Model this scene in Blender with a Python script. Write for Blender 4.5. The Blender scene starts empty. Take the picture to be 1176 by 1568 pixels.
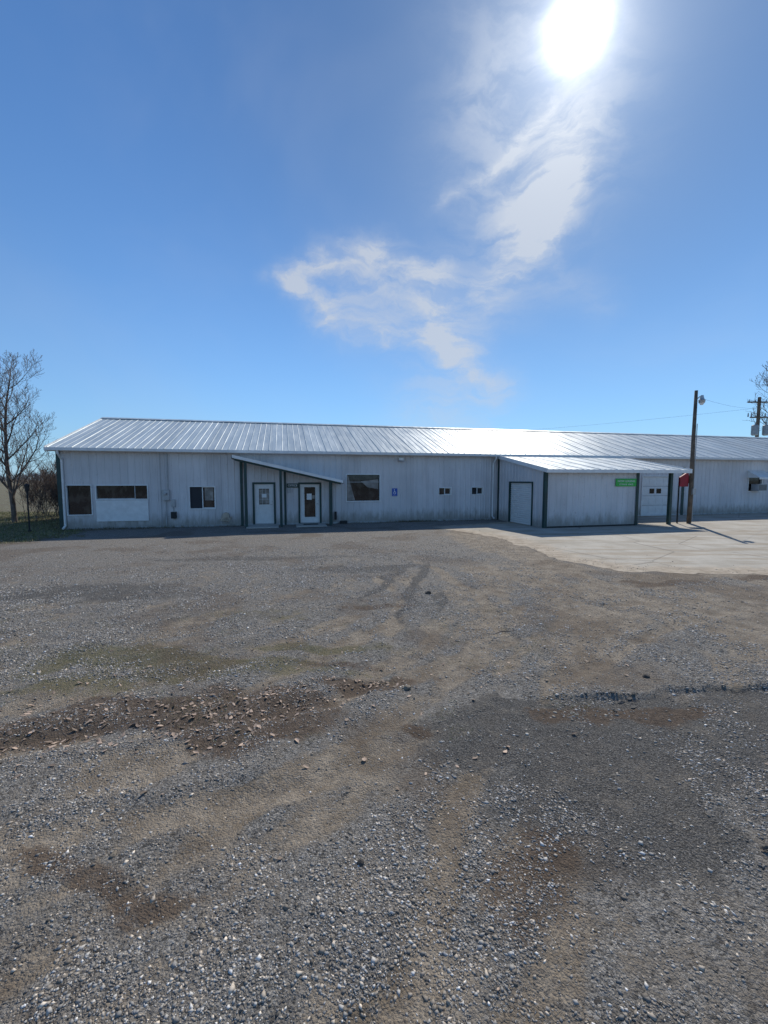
import bpy, bmesh, math, random
import numpy as np
from mathutils import Vector, Matrix
random.seed(7); rng=np.random.default_rng(11)
sc=bpy.context.scene
sc.view_settings.view_transform='Standard'; sc.view_settings.look='None'; sc.view_settings.exposure=0

# ------------------------------------------------------------ node helpers
class NT:
    def __init__(s,nt): s.nt=nt; s.N=nt.nodes; s.L=nt.links
    def _in(s,sock,v):
        if v is None: return
        if isinstance(v,bpy.types.NodeSocket): s.L.new(v,sock)
        else: sock.default_value=v
    def m(s,op,a=None,b=None,c=None,clamp=False):
        n=s.N.new('ShaderNodeMath'); n.operation=op; n.use_clamp=clamp
        for i,v in enumerate((a,b,c)): s._in(n.inputs[i],v)
        return n.outputs[0]
    def mix(s,f,a,b,bt='MIX'):
        n=s.N.new('ShaderNodeMix'); n.data_type='RGBA'; n.blend_type=bt
        s._in(n.inputs[0],f); s._in(n.inputs[6],a if not isinstance(a,tuple) else (*a[:3],1)); s._in(n.inputs[7],b if not isinstance(b,tuple) else (*b[:3],1))
        return n.outputs[2]
    def noise(s,vec,scale,detail=3,rough=.55,dist=0,out=0):
        n=s.N.new('ShaderNodeTexNoise'); s._in(n.inputs['Vector'],vec)
        n.inputs['Scale'].default_value=scale; n.inputs['Detail'].default_value=detail; n.inputs['Roughness'].default_value=rough; n.inputs['Distortion'].default_value=dist
        return n.outputs[out]
    def vorn(s,vec,scale,feature='F1'):
        n=s.N.new('ShaderNodeTexVoronoi'); n.feature=feature; s._in(n.inputs['Vector'],vec); n.inputs['Scale'].default_value=scale
        return n.outputs
    def vor(s,vec,scale,out='Color',feature='F1'): return s.vorn(vec,scale,feature)[out]
    def ramp(s,f,lo,hi,a=0.,b=1.):
        n=s.N.new('ShaderNodeMapRange'); n.interpolation_type='SMOOTHSTEP'
        s._in(n.inputs[0],f); n.inputs[1].default_value=lo; n.inputs[2].default_value=hi; n.inputs[3].default_value=a; n.inputs[4].default_value=b
        return n.outputs[0]
    def mapv(s,vec,scale=(1,1,1),loc=(0,0,0),rot=(0,0,0)):
        n=s.N.new('ShaderNodeMapping'); s._in(n.inputs[0],vec); n.inputs[3].default_value=scale; n.inputs[1].default_value=loc; n.inputs[2].default_value=rot
        return n.outputs[0]
    def attr(s,name,out='Fac'):
        n=s.N.new('ShaderNodeAttribute'); n.attribute_name=name; return n.outputs[out]
    def coord(s,o='Object'):
        return s.N.new('ShaderNodeTexCoord').outputs[o]
    def bump(s,h,strength=.3,dist=.01,normal=None):
        n=s.N.new('ShaderNodeBump'); n.inputs['Strength'].default_value=strength; n.inputs['Distance'].default_value=dist
        s._in(n.inputs['Height'],h); s._in(n.inputs['Normal'],normal); return n.outputs[0]
    def sep(s,v):
        n=s.N.new('ShaderNodeSeparateXYZ'); s._in(n.inputs[0],v); return n.outputs
    def comb(s,x,y,z=0.):
        n=s.N.new('ShaderNodeCombineXYZ'); s._in(n.inputs[0],x); s._in(n.inputs[1],y); s._in(n.inputs[2],z); return n.outputs[0]

def newmat(name):
    m=bpy.data.materials.new(name); m.use_nodes=True
    t=NT(m.node_tree); b=m.node_tree.nodes['Principled BSDF']
    return m,t,b
def simple(name,col,rough=.6,metal=0.,var=.12,scale=4.,bump=0.,spec=None):
    m,t,b=newmat(name); o=t.coord()
    n=t.noise(o,scale,4,.6)
    c=t.mix(t.ramp(n,.35,.7),tuple(x*(1-var) for x in col),tuple(min(1,x*(1+var)) for x in col))
    t._in(b.inputs['Base Color'],c)
    t._in(b.inputs['Roughness'],t.ramp(n,.3,.7,max(0,rough-.08),min(1,rough+.08))); b.inputs['Metallic'].default_value=metal
    if spec is not None: b.inputs['Specular IOR Level'].default_value=spec
    if bump: t._in(b.inputs['Normal'],t.bump(t.noise(o,scale*8,3),bump,.01))
    return m

# ------------------------------------------------------------ materials
def wall_mat():
    m,t,b=newmat('painted_metal_siding'); o=t.coord(); z=t.sep(o)[2]
    streak=t.noise(t.mapv(o,(7,7,.5)),1,4,.6)
    big=t.noise(o,.6,4,.6)
    panel=t.vor(t.mapv(o,(1.09,.01,.01)),1,'Color')
    base=t.mix(t.ramp(big,.35,.7),(.62,.60,.605),(.70,.68,.685))
    base=t.mix(t.m('MULTIPLY',t.ramp(streak,.5,.72),.4),base,(.46,.445,.44))
    pv=t.m('MULTIPLY_ADD',t.sep(panel)[0],.14,.88)
    base=t.mix(1.,base,t.comb(pv,pv,pv),'MULTIPLY')
    low=t.ramp(t.m('ADD',z,t.m('MULTIPLY',t.noise(t.mapv(o,(3,3,1)),1.5,5,.7),-1.2)),-.55,.15,1,0)
    base=t.mix(t.m('MULTIPLY',low,.75),base,(.22,.2,.165))
    spots=t.ramp(t.noise(o,9,4,.7),.62,.70)
    base=t.mix(t.m('MULTIPLY',spots,.4),base,(.28,.2,.14))
    t._in(b.inputs['Base Color'],base); b.inputs['Roughness'].default_value=.5
    t._in(b.inputs['Normal'],t.bump(big,.4,.06))
    return m
def roof_mat():
    m,t,b=newmat('galvalume_roofing'); o=t.coord()
    n=t.noise(t.mapv(o,(5,.5,1)),1,4,.6); panel=t.vor(t.mapv(o,(1.09,.01,.01)),1,'Color')
    c=t.mix(t.ramp(n,.35,.7),(.43,.49,.51),(.55,.61,.63))
    pv=t.m('MULTIPLY_ADD',t.sep(panel)[0],.16,.88)
    c=t.mix(1.,c,t.comb(pv,pv,pv),'MULTIPLY')
    t._in(b.inputs['Base Color'],c); b.inputs['Metallic'].default_value=.08; b.inputs['Specular IOR Level'].default_value=.28
    t._in(b.inputs['Roughness'],t.ramp(n,.3,.7,.3,.42))
    t._in(b.inputs['Normal'],t.bump(t.noise(t.mapv(o,(1.2,.8,1)),1.5,3),.35,.03))
    return m
def glass_mat():
    m,t,b=newmat('window_glass'); o=t.coord()
    n=t.noise(t.mapv(o,(2.5,1,1.5)),1.3,3)
    t._in(b.inputs['Base Color'],t.mix(t.ramp(n,.45,.62),(.012,.013,.016),(.05,.045,.04)))
    b.inputs['Roughness'].default_value=.06
    t._in(b.inputs['Normal'],t.bump(n,.05,.02))
    return m
M={}
M['wall']=wall_mat(); M['roof']=roof_mat(); M['glass']=glass_mat()
M['white']=simple('white_trim',(.74,.74,.73),.5,var=.07)
M['green']=simple('dark_green_trim',(.012,.045,.042),.5,var=.3)
M['door']=simple('white_door_paint',(.72,.72,.71),.4,var=.05)
M['soffit']=simple('porch_soffit',(.62,.62,.6),.7)
M['grey']=simple('grey_metal_box',(.38,.39,.4),.45,.3)
M['beige']=simple('beige_plastic',(.5,.42,.33),.6)
M['dark']=simple('dark_rubber',(.02,.02,.02),.7)
M['concrete_step']=simple('step_concrete',(.42,.4,.36),.9,bump=.4,scale=6)
M['curtain_reflect']=simple('curtain_and_reflection',(.3,.27,.24),.9,var=.3)  # cloth tone, also used for the reflections painted on the wide window
M['screen']=simple('insect_screen',(.03,.032,.038),.8)
M['signgreen']=simple('sign_green',(.03,.42,.06),.4,var=.05)
M['signwhite']=simple('sign_white',(.8,.8,.8),.5,var=.03)
M['signblue']=simple('sign_blue',(.02,.09,.42),.4,var=.05)
M['red']=simple('red_paint',(.3,.01,.025),.45,var=.15)
M['wood']=simple('weathered_pole_wood',(.13,.1,.075),.9,var=.35,scale=3,bump=.6)
M['wire']=simple('black_wire',(.02,.02,.02),.6)
M['bark']=simple('grey_brown_bark',(.15,.12,.1),.9,var=.3,bump=.5)
M['twig']=simple('brown_twigs',(.18,.125,.1),.9,var=.3)
M['lamp']=simple('lamp_metal',(.5,.5,.5),.35,.7)
M['porcelain']=simple('transformer_grey',(.25,.27,.29),.4,.2)

# ------------------------------------------------------------ mesh helpers
class MB:
    def __init__(s): s.v=[]; s.f=[]; s.mi=[]; s.mats=[]
    def mat(s,m):
        if m not in s.mats: s.mats.append(m)
        return s.mats.index(m)
    def box(s,x0,x1,y0,y1,z0,z1,m,sx=0.,):
        b=len(s.v); k=s.mat(m)
        for z in (z0,z1):
            s.v+= [(x0,y0,z),(x1,y0,z),(x1,y1,z),(x0,y1,z)]
        for f in ((0,3,2,1),(4,5,6,7),(0,1,5,4),(1,2,6,5),(2,3,7,6),(3,0,4,7)):
            s.f.append(tuple(b+i for i in f)); s.mi.append(k)
        return s
    def hexa(s,pts,m):
        b=len(s.v); k=s.mat(m); s.v+=list(pts)
        for f in ((0,3,2,1),(4,5,6,7),(0,1,5,4),(1,2,6,5),(2,3,7,6),(3,0,4,7)):
            s.f.append(tuple(b+i for i in f)); s.mi.append(k)
    def face(s,pts,m):
        b=len(s.v); s.v+=list(pts); s.f.append(tuple(range(b,b+len(pts)))); s.mi.append(s.mat(m))
    def tube(s,P,R,n,m,cap=True):
        k=s.mat(m); b=len(s.v); P=[Vector(p) for p in P]
        for i,p in enumerate(P):
            d=(P[min(i+1,len(P)-1)]-P[max(i-1,0)]).normalized()
            a=d.orthogonal().normalized() if i==0 else (a-d*a.dot(d)).normalized()
            c=d.cross(a)
            for j in range(n):
                an=2*math.pi*j/n; s.v.append(tuple(p+(a*math.cos(an)+c*math.sin(an))*R[i]))
        for i in range(len(P)-1):
            for j in range(n):
                s.f.append((b+i*n+j,b+i*n+(j+1)%n,b+(i+1)*n+(j+1)%n,b+(i+1)*n+j)); s.mi.append(k)
        if cap:
            s.f.append(tuple(b+j for j in range(n))[::-1]); s.mi.append(k)
            e=b+(len(P)-1)*n; s.f.append(tuple(e+j for j in range(n))); s.mi.append(k)
    def cyl(s,x,y,z0,z1,r,m,n=14,r2=None):
        s.tube([(x,y,z0),(x,y,z1)],[r,r if r2 is None else r2],n,m)
    def obj(s,name,parent=None,bevel=0,smooth=False):
        me=bpy.data.meshes.new(name); me.from_pydata(s.v,[],s.f)
        for m in s.mats: me.materials.append(m)
        me.polygons.foreach_set('material_index',s.mi); me.update()
        if smooth: me.polygons.foreach_set('use_smooth',[True]*len(s.f))
        o=bpy.data.objects.new(name,me); sc.collection.objects.link(o)
        if parent: o.parent=parent
        if bevel:
            md=o.modifiers.new('bevel','BEVEL'); md.width=bevel; md.segments=2
        return o
BLOC=Vector((-14.0,18.05,0)); BROT=math.atan2(.2321,.9727)
BM=Matrix.Translation(BLOC)@Matrix.Rotation(BROT,4,'Z')
def empty(name,mat=None):
    o=bpy.data.objects.new(name,None); sc.collection.objects.link(o); o.empty_display_size=.2
    if mat is not None: o.matrix_world=mat
    return o

# ------------------------------------------------------------ BUILDING
B=empty('metal_building',BM)
H=3.6; L=72.; D=11.4; SL=.34
openings=[(.28,1.20,.66,1.93),(1.405,3.434,1.33,1.92),(5.205,6.277,.86,1.85),
 (8.05,8.93,.05,1.97),(10.18,11.12,.05,1.96),(12.474,14.154,1.12,2.43),
 (17.374,18.037,1.40,1.74),(19.24,19.889,1.40,1.76),(30.3,32.33,.05,2.36),(38.5,39.6,1.45,2.35)]
def ribbed(mb,x0,x1,z0,z1,ops,m,place,pitch=.3,out=.018):
    xs=[];
    n=int((x1-x0)/pitch)+1
    for i in range(n+1):
        a=x0+i*pitch
        for dx,o in ((0,0),(.20,0),(.225,1),(.265,1),(.29,0)):
            if a+dx<x1: xs.append((a+dx,o*out))
    xs.append((x1,0)); 
    def yo(x):
        for (a,ya),(b,yb) in zip(xs,xs[1:]):
            if a<=x<=b: return ya+(yb-ya)*(x-a)/(b-a) if b>a else ya
        return 0
    ex=[(e,yo(e)) for o in ops for e in o[:2]]
    allx=sorted(set(xs+ex))
    for (a,ya),(b,yb) in zip(allx,allx[1:]):
        if b-a<1e-5: continue
        mid=(a+b)/2; segs=[(z0,z1)]
        for o in ops:
            if o[0]<mid<o[1]: segs=[(z0,o[2]),(o[3],z1)]
        for lo,hi in segs:
            if hi-lo<1e-4: continue
            mb.face([place(a,ya,lo),place(b,yb,lo),place(b,yb,hi),place(a,ya,hi)],m)
w=MB()
ribbed(w,0,L,.0,H-.02,openings,M['wall'],lambda x,o,z:(x,-o,z))
for X in (0,L):
    w.face([(X,0,0),(X,D,0),(X,D,H),(X,5.7,H+5.7*SL-.06),(X,0,H-.02)],M['wall'])
w.face([(0,D,0),(L,D,0),(L,D,H),(0,D,H)],M['wall'])
w.obj('walls',B)
r=MB()
z_at=lambda y:H+.05+SL*min(y,11.4-y)
x0,x1=-.28,L+.3
for (ya,yb) in ((-.3,5.7),(11.7,5.7)):
    za,zb=z_at(ya),z_at(5.7)
    r.hexa([(x0,ya,za-.03),(x1,ya,za-.03),(x1,yb,zb-.03),(x0,yb,zb-.03),(x0,ya,za),(x1,ya,za),(x1,yb,zb),(x0,yb,zb)],M['roof'])
    n=int((x1-x0)/.3)
    for i in range(n+1):
        x=x0+.02+i*.3
        hh=.014 if i%3 else .026
        r.hexa([(x,ya,za+.001),(x+.05,ya,za+.001),(x+.05,yb,zb+.001),(x,yb,zb+.001),(x+.015,ya,za+hh),(x+.035,ya,za+hh),(x+.035,yb,zb+hh),(x+.015,yb,zb+hh)],M['roof'])
zr=z_at(5.7)
r.hexa([(x0-.02,5.45,zr-.06),(x1,5.45,zr-.06),(x1,5.95,zr-.06),(x0-.02,5.95,zr-.06),(x0-.02,5.45,zr-.03),(x1,5.45,zr-.03),(x1,5.95,zr-.03),(x0-.02,5.95,zr-.03)],M['roof'])
r.hexa([(x0-.02,5.45,zr-.03),(x1,5.45,zr-.03),(x1,5.95,zr-.03),(x0-.02,5.95,zr-.03),(x0-.02,5.68,zr+.055),(x1,5.68,zr+.055),(x1,5.72,zr+.055),(x0-.02,5.72,zr+.055)],M['roof'])
r.obj('roof',B)
t=MB()
ze=z_at(-.3)
t.box(x0,x1,-.34,-.305,ze-.15,ze-.005,M['white'])
t.box(x0,x1,-.45,-.345,ze-.13,ze-.10,M['white'])
t.box(x0,x1,-.462,-.452,ze-.13,ze-.012,M['white'])
t.box(x0,x1,-.30,-.005,ze-.15,ze-.13,M['soffit'])
for X in (x0-.03,):
    t.hexa([(X,-.36,ze-.17),(X+.028,-.36,ze-.17),(X+.028,5.7,zr-.17),(X,5.7,zr-.17),(X,-.36,ze+.04),(X+.028,-.36,ze+.04),(X+.028,5.7,zr+.04),(X,5.7,zr+.04)],M['white'])
t.box(-.05,.10,-.05,-.022,0,H-.15,M['green'])
t.box(-.05,-.023,-.022,.12,0,H-.15,M['green'])
t.box(33.2,33.38,-.05,-.022,0,2.95,M['green'])
t.box(16.70,16.76,-.035,-.021,.3,H-.2,M['wall'])
t.box(.11,30.2,-.032,-.021,.0,.09,M['grey'])
t.box(32.5,L,-.032,-.021,.0,.09,M['grey'])
t.obj('trim_and_gutter',B)
dsp=MB()
for X in (.18,20.45,46.):
    dsp.tube([(X,-.40,ze-.12),(X,-.38,ze-.25),(X,-.09,ze-.5),(X,-.09,.2),(X,-.3,.08)],[.045]*5,8,M['white'])
dsp.obj('downspouts',B)

def frame(mb,x0,x1,z0,z1,m,wd=.06,y0=-.045,y1=.09):
    mb.box(x0-wd,x0,y0,y1,z0-wd,z1+wd,m); mb.box(x1,x1+wd,y0,y1,z0-wd,z1+wd,m)
    mb.box(x0,x1,y0,y1,z1,z1+wd,m); mb.box(x0,x1,y0,y1,z0-wd,z0,m)
def window(x0,x1,z0,z1,slider=True,wd=.05,fm='white',screen=None):
    mb=MB(); frame(mb,x0,x1,z0,z1,M[fm],wd)
    mb.box(x0,x1,.06,.075,z0,z1,M['glass'])
    if slider:
        xm=(x0+x1)/2; mb.box(xm-.02,xm+.02,.02,.055,z0,z1,M[fm])
        mb.box(xm+.02,x1,.035,.055,z0,z0+.03,M[fm]); mb.box(xm+.02,x1,.035,.055,z1-.03,z1,M[fm]); mb.box(x1-.03,x1,.035,.055,z0+.03,z1-.03,M[fm])
        if screen: mb.box(x0,xm-.02,.03,.034,z0,z1,M['screen'])
    mb.obj('window',B)
window(*openings[0],slider=False,wd=.035)
window(*openings[1],slider=False,wd=.04)
mb=MB(); mb.box(2.9,2.93,.035,.055,1.33,1.92,M['grey']); mb.box(1.405,2.899,.045,.055,1.33,1.36,M['grey']); mb.obj('window_mullion',B)
window(*openings[2],slider=True,wd=.045,screen=True)
mb=MB(); mb.box(5.83,6.2,.052,.056,1.22,1.8,M['curtain_reflect']); mb.obj('window_blind',B)
window(*openings[5],slider=False,wd=.045,fm='white')
mb=MB()
mb.face([(12.5,.056,1.14),(12.9,.056,1.14),(12.55,.056,2.4),(12.5,.056,2.4)],M['curtain_reflect'])  # lighter shapes laid on the pane, standing in for its reflections
mb.face([(13.55,.056,1.8),(14.1,.056,1.7),(14.1,.056,2.2),(13.2,.056,2.1)],M['curtain_reflect'])
mb.box(12.48,14.15,.045,.058,2.05,2.075,M['grey']); mb.obj('window_curtain_reflections',B)
window(*openings[6],slider=True,wd=.04,fm='white'); window(*openings[7],slider=True,wd=.04)
window(*openings[9],slider=False,wd=.05)
mb=MB(); mb.box(1.38,3.46,-.06,-.022,.34,1.27,M['white']); mb.obj('infill_panel',B,.005)

def door(x0,x1,z1,glass,name):
    mb=MB(); frame(mb,x0,x1,.05,z1,M['green'],.09)
    gx0,gx1,gz0,gz1=glass
    mb.box(x0,gx0,.02,.06,.05,z1,M['door']); mb.box(gx1,x1,.02,.06,.05,z1,M['door'])
    mb.box(gx0,gx1,.02,.06,.05,gz0,M['door']); mb.box(gx0,gx1,.02,.06,gz1,z1,M['door'])
    mb.box(gx0,gx1,.045,.055,gz0,gz1,M['glass'])
    e=.025
    mb.box(gx0-e,gx0+.005,.005,.02,gz0-e,gz1+e,M['white']); mb.box(gx1-.005,gx1+e,.005,.02,gz0-e,gz1+e,M['white'])
    mb.box(gx0+.005,gx1-.005,.005,.02,gz1,gz1+e,M['white']); mb.box(gx0+.005,gx1-.005,.005,.02,gz0-e,gz0,M['white'])
    mb.tube([(x1-.07,.02,1.0),(x1-.07,-.03,1.0),(x1-.16,-.035,1.0)],[.014]*3,8,M['lamp'])
    mb.cyl(x1-.07,.0,1.13,1.17,.02,M['lamp'],10)
    mb.obj(name,B); return mb
door(8.05,8.93,1.97,(8.25,8.73,1.0,1.75),'entry_door')
mb=MB()
for zz in ((.18,.5),(.58,.9)):
    for xx in ((8.17,8.45),(8.53,8.81)):
        a,b=xx; c,d=zz
        mb.box(a,b,.012,.019,c,c+.02,M['white']);mb.box(a,b,.012,.019,d-.02,d,M['white']);mb.box(a,a+.02,.012,.019,c+.02,d-.02,M['white']);mb.box(b-.02,b,.012,.019,c+.02,d-.02,M['white'])
mb.box(8.27,8.71,.0405,.0445,1.03,1.72,M['curtain_reflect'])
for i in range(1,3): mb.box(8.25+.16*i-.006,8.25+.16*i+.006,.03,.040,1.0,1.75,M['white'])
for i in range(1,3): mb.box(8.26,8.72,.026,.0295,1.0+.25*i-.006,1.0+.25*i+.006,M['white'])
mb.box(8.38,8.60,.018,.0255,1.33,1.5,M['signwhite'])
mb.obj('door_panels',B)
door(10.18,11.12,1.96,(10.38,10.92,.35,1.82),'office_door')
mb=MB(); mb.box(10.5,10.74,.036,.043,1.2,1.5,M['signwhite']); mb.box(10.76,10.9,.036,.043,1.25,1.42,M['curtain_reflect']); mb.obj('door_notices',B)
def sectional(x0,x1,z1,y=.05):
    mb=MB(); frame(mb,x0,x1,.05,z1,M['white'],.07)
    n=4; h=(z1-.05)/n
    for i in range(n):
        a=.05+i*h
        mb.box(x0,x1,y,y+.04,a+.008,a+h-.008,M['door'])
        for j in range(4):
            q=(x1-x0)/4; 
            if i==2 and j in (1,2): mb.box(x0+j*q+.08,x0+(j+1)*q-.08,y-.012,y-.001,a+.14,a+h-.14,M['glass'])
            else: mb.box(x0+j*q+.06,x0+(j+1)*q-.06,y-.01,y-.001,a+.1,a+h-.1,M['door'])
    mb.box(x0,x1,y+.041,y+.05,.05,z1,M['dark'])
    mb.obj('sectional_garage_door',B,.003)
sectional(30.3,32.33,2.36)

# ---- office porch
p=MB(); K=1.0
def zp(x): return 3.25-(x-7.2)*(3.25-2.12)/(12.15-7.2)
xa,xb=7.2,12.15
p.hexa([(xa,-K-.12,zp(xa)-.03),(xb,-K-.12,zp(xb)-.03),(xb,-.03,zp(xb)-.03),(xa,-.03,zp(xa)-.03),(xa,-K-.12,zp(xa)),(xb,-K-.12,zp(xb)),(xb,-.03,zp(xb)),(xa,-.03,zp(xa))],M['roof'])
p.hexa([(xa,-K-.15,zp(xa)-.10),(xb,-K-.15,zp(xb)-.10),(xb,-K-.122,zp(xb)-.10),(xa,-K-.122,zp(xa)-.10),(xa,-K-.15,zp(xa)+.03),(xb,-K-.15,zp(xb)+.03),(xb,-K-.122,zp(xb)+.03),(xa,-K-.122,zp(xa)+.03)],M['white'])
p.hexa([(xa+.1,-K-.02,zp(xa+.1)-.19),(xb-.1,-K-.02,zp(xb-.1)-.19),(xb-.1,-K+.03,zp(xb-.1)-.19),(xa+.1,-K+.03,zp(xa+.1)-.19),(xa+.1,-K-.02,zp(xa+.1)-.032),(xb-.1,-K-.02,zp(xb-.1)-.032),(xb-.1,-K+.03,zp(xb-.1)-.032),(xa+.1,-K+.03,zp(xa+.1)-.032)],M['green'])
p.box(xa-.02,xa+.015,-K-.14,-.03,zp(xa)-.14,zp(xa)+.03,M['green'])
p.box(xb-.015,xb+.02,-K-.14,-.03,zp(xb)-.12,zp(xb)+.02,M['green'])
for X in (7.68,9.22,11.5):
    p.box(X,X+.12,-K,-K+.12,0,zp(X)-.192,M['green'])
for X in (7.42,): p.box(X,X+.12,-.15,-.03,0,zp(X)-.04,M['green'])
p.box(9.42,9.52,-.06,-.03,0,zp(9.5)-.04,M['green']); p.box(11.62,11.74,-.15,-.03,0,zp(11.7)-.04,M['green'])
for i in range(6):
    X=7.5+i*.85
    p.box(X,X+.04,-K+.031,-.032,zp(X)-.16,zp(X+.04)-.035,M['soffit'])
p.obj('office_porch',B,.004)
st=MB(); st.box(7.75,9.15,-1.35,-.04,.0,.05,M['concrete_step']); st.box(9.95,11.35,-1.3,-.04,.0,.045,M['concrete_step'])
st.box(10.3,11.0,-.75,-.35,.046,.06,M['dark']); st.obj('door_steps',B,.01)

# ---- projecting shed with canopy roof
SX=20.787; KD=4.29; SW=4.916; RW=7.7
s=MB()
zs=lambda k:3.50-(3.50-2.70)*k/KD
ribbed(s,SX,SX+SW,0,zs(KD)-.05,[],M['wall'],lambda x,o,z:(x,-KD-o,z))
def side(xc,ops,sign):
    N=int(KD/.3); ks=[]
    for i in range(N+2):
        for dx,o in ((0,0),(.20,0),(.225,1),(.265,1),(.29,0)):
            if i*.3+dx<KD: ks.append((i*.3+dx,o*.02))
    ks.append((KD,0))
    ks=sorted(set(ks+[(e,0.) for o in ops for e in o[:2]]))
    for (a,ya),(b,yb) in zip(ks,ks[1:]):
        mid=(a+b)/2
        lo0,lo1=0,0
        for o in ops:
            if o[0]<mid<o[1]: lo0=lo1=o[3]
        s.face([(xc+sign*ya,-a,lo0),(xc+sign*yb,-b,lo1),(xc+sign*yb,-b,zs(b)-.04),(xc+sign*ya,-a,zs(a)-.04)],M['wall'])
side(SX,[(1.29,3.28,0,2.03)],-1); side(SX+SW,[],1)
xr=SX+RW
for (a,b) in ((SX-.15,xr),):
    za,zb=zs(KD+.3),zs(-.02)
    s.hexa([(a,-KD-.3,za-.03),(b,-KD-.3,za-.03),(b,-.03,zb-.03),(a,-.03,zb-.03),(a,-KD-.3,za),(b,-KD-.3,za),(b,-.03,zb),(a,-.03,zb)],M['roof'])
    for i in range(int((b-a)/.3)+1):
        x=a+.02+i*.3; hh=.014 if i%3 else .026
        if x+.05>b: continue
        s.hexa([(x,-KD-.3,za+.001),(x+.05,-KD-.3,za+.001),(x+.05,-.03,zb+.001),(x,-.03,zb+.001),(x+.015,-KD-.3,za+hh),(x+.035,-KD-.3,za+hh),(x+.035,-.03,zb+hh),(x+.015,-.03,zb+hh)],M['roof'])
s.box(SX-.15,xr,-KD-.34,-KD-.303,zs(KD+.3)-.15,zs(KD+.3)+.0,M['white'])
for X in (SX-.18,xr+.003):
    s.hexa([(X,-KD-.34,zs(KD+.3)-.15),(X+.027,-KD-.34,zs(KD+.3)-.15),(X+.027,-.04,zs(0)-.15),(X,-.04,zs(0)-.15),(X,-KD-.34,zs(KD+.3)+.04),(X+.027,-KD-.34,zs(KD+.3)+.04),(X+.027,-.04,zs(0)+.04),(X,-.04,zs(0)+.04)],M['white'])
s.box(SX-.06,SX+.09,-KD-.05,-KD-.022,0,zs(KD)-.06,M['green']); s.box(SX-.06,SX-.023,-KD-.022,-KD+.1,0,zs(KD)-.06,M['green'])
s.box(SX+SW-.07,SX+SW+.07,-KD-.05,-KD-.022,0,zs(KD)-.06,M['green'])
s.box(SX+.1,SX+SW-.08,-KD-.034,-KD-.022,0,.08,M['dark'])
s.box(SX-.04,SX-.022,-.16,-.04,0,3.3,M['green'])
for X,Y in ((SX+6.86,-KD),(SX+6.86,-1.9)):
    s.box(X,X+.14,Y,Y+.14,0,zs(-Y)-.16,M['green'])
s.box(SX+SW+.08,xr,-KD+.01,-KD+.06,zs(KD)-.2,zs(KD)-.035,M['white'])
s.box(xr-.06,xr-.02,-KD+.07,-.05,2.55,2.68,M['white'])
s.obj('projecting_shed',B)
rd=MB(); k0,k1=1.29,3.28
rd.box(SX-.05,SX+.1,-k0,-k0+.06,0,2.09,M['green']); rd.box(SX-.05,SX+.1,-k1-.06,-k1,0,2.09,M['green']); rd.box(SX-.05,SX+.1,-k1,-k0,2.03,2.09,M['green'])
n=20
for i in range(n):
    h=2.03/n; a=i*h
    for (u0,u1,e0,e1) in ((0,.2,.075,.045),(.2,.8,.045,.045),(.8,1.,.045,.075)):
        rd.face([(SX+e0,-k0,a+u0*h),(SX+e0,-k1,a+u0*h),(SX+e1,-k1,a+u1*h),(SX+e1,-k0,a+u1*h)],M['door'])
rd.obj('roller_door',B)

u=MB()
u.box(4.05,4.36,-.14,-.022,1.25,1.72,M['grey']); u.cyl(4.2,-.19,1.5,1.6,.07,M['grey'],12)
u.tube([(4.3,-.07,3.4),(4.3,-.07,1.72)],[.025]*2,8,M['grey']); u.tube([(4.2,-.07,1.25),(4.2,-.07,.1)],[.025]*2,8,M['grey'])
u.box(4.42,4.58,-.12,-.022,.95,1.28,M['grey']); u.tube([(4.5,-.06,.95),(4.5,-.06,.6)],[.02]*2,8,M['grey'])
u.box(4.4,4.62,-.16,-.022,.42,.72,M['dark']); u.tube([(4.0,-.04,3.45),(4.0,-.04,2.7),(4.0,-.04,0.1)],[.012]*3,6,M['grey'])
u.obj('electric_meter',B,.006)
u=MB(); u.tube([(6.75,-.022,.5),(6.75,-.2,.5)],[.16,.15],16,M['beige']); u.tube([(6.6,-.1,.45),(6.5,-.18,.3),(6.9,-.2,.25),(7.0,-.1,.45)],[.03]*4,8,M['beige']); u.box(6.55,6.95,-.2,-.022,.33,.42,M['beige'])
u.obj('wall_vent',B)
u=MB(); u.box(15.15,15.38,-.17,-.022,3.16,3.3,M['white']); u.hexa([(15.12,-.22,3.1),(15.41,-.22,3.1),(15.41,-.022,3.14),(15.12,-.022,3.14),(15.12,-.18,3.155),(15.41,-.18,3.155),(15.41,-.022,3.155),(15.12,-.022,3.155)],M['grey']); u.obj('wall_light',B,.004)
u=MB(); u.box(9.6,9.72,-.12,-.03,1.55,1.75,M['grey']); u.box(11.85,11.95,-.1,-.03,.2,.6,M['dark']);u.box(12.1,12.45,-.3,-.03,.0,.14,M['dark']); u.obj('wall_fittings',B,.004)
u=MB()
u.hexa([(38.35,-.75,2.30),(39.75,-.75,2.30),(39.75,-.03,2.72),(38.35,-.03,2.72),(38.35,-.75,2.33),(39.75,-.75,2.33),(39.75,-.03,2.76),(38.35,-.03,2.76)],M['white'])
u.face([(38.35,-.75,2.3),(38.35,-.03,2.72),(38.35,-.03,2.3)],M['white']); u.face([(39.75,-.75,2.3),(39.75,-.03,2.72),(39.75,-.03,2.3)],M['white'])
u.box(38.35,39.75,-.77,-.75,2.2,2.33,M['white']); u.obj('window_awning',B)
u=MB(); u.box(38.7,39.4,-.5,-.05,1.47,1.9,M['grey']); 
for i in range(6): u.box(38.73,39.37,-.515,-.5,1.52+i*.06,1.55+i*.06,M['dark'])
u.obj('window_air_conditioner',B,.005)

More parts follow.
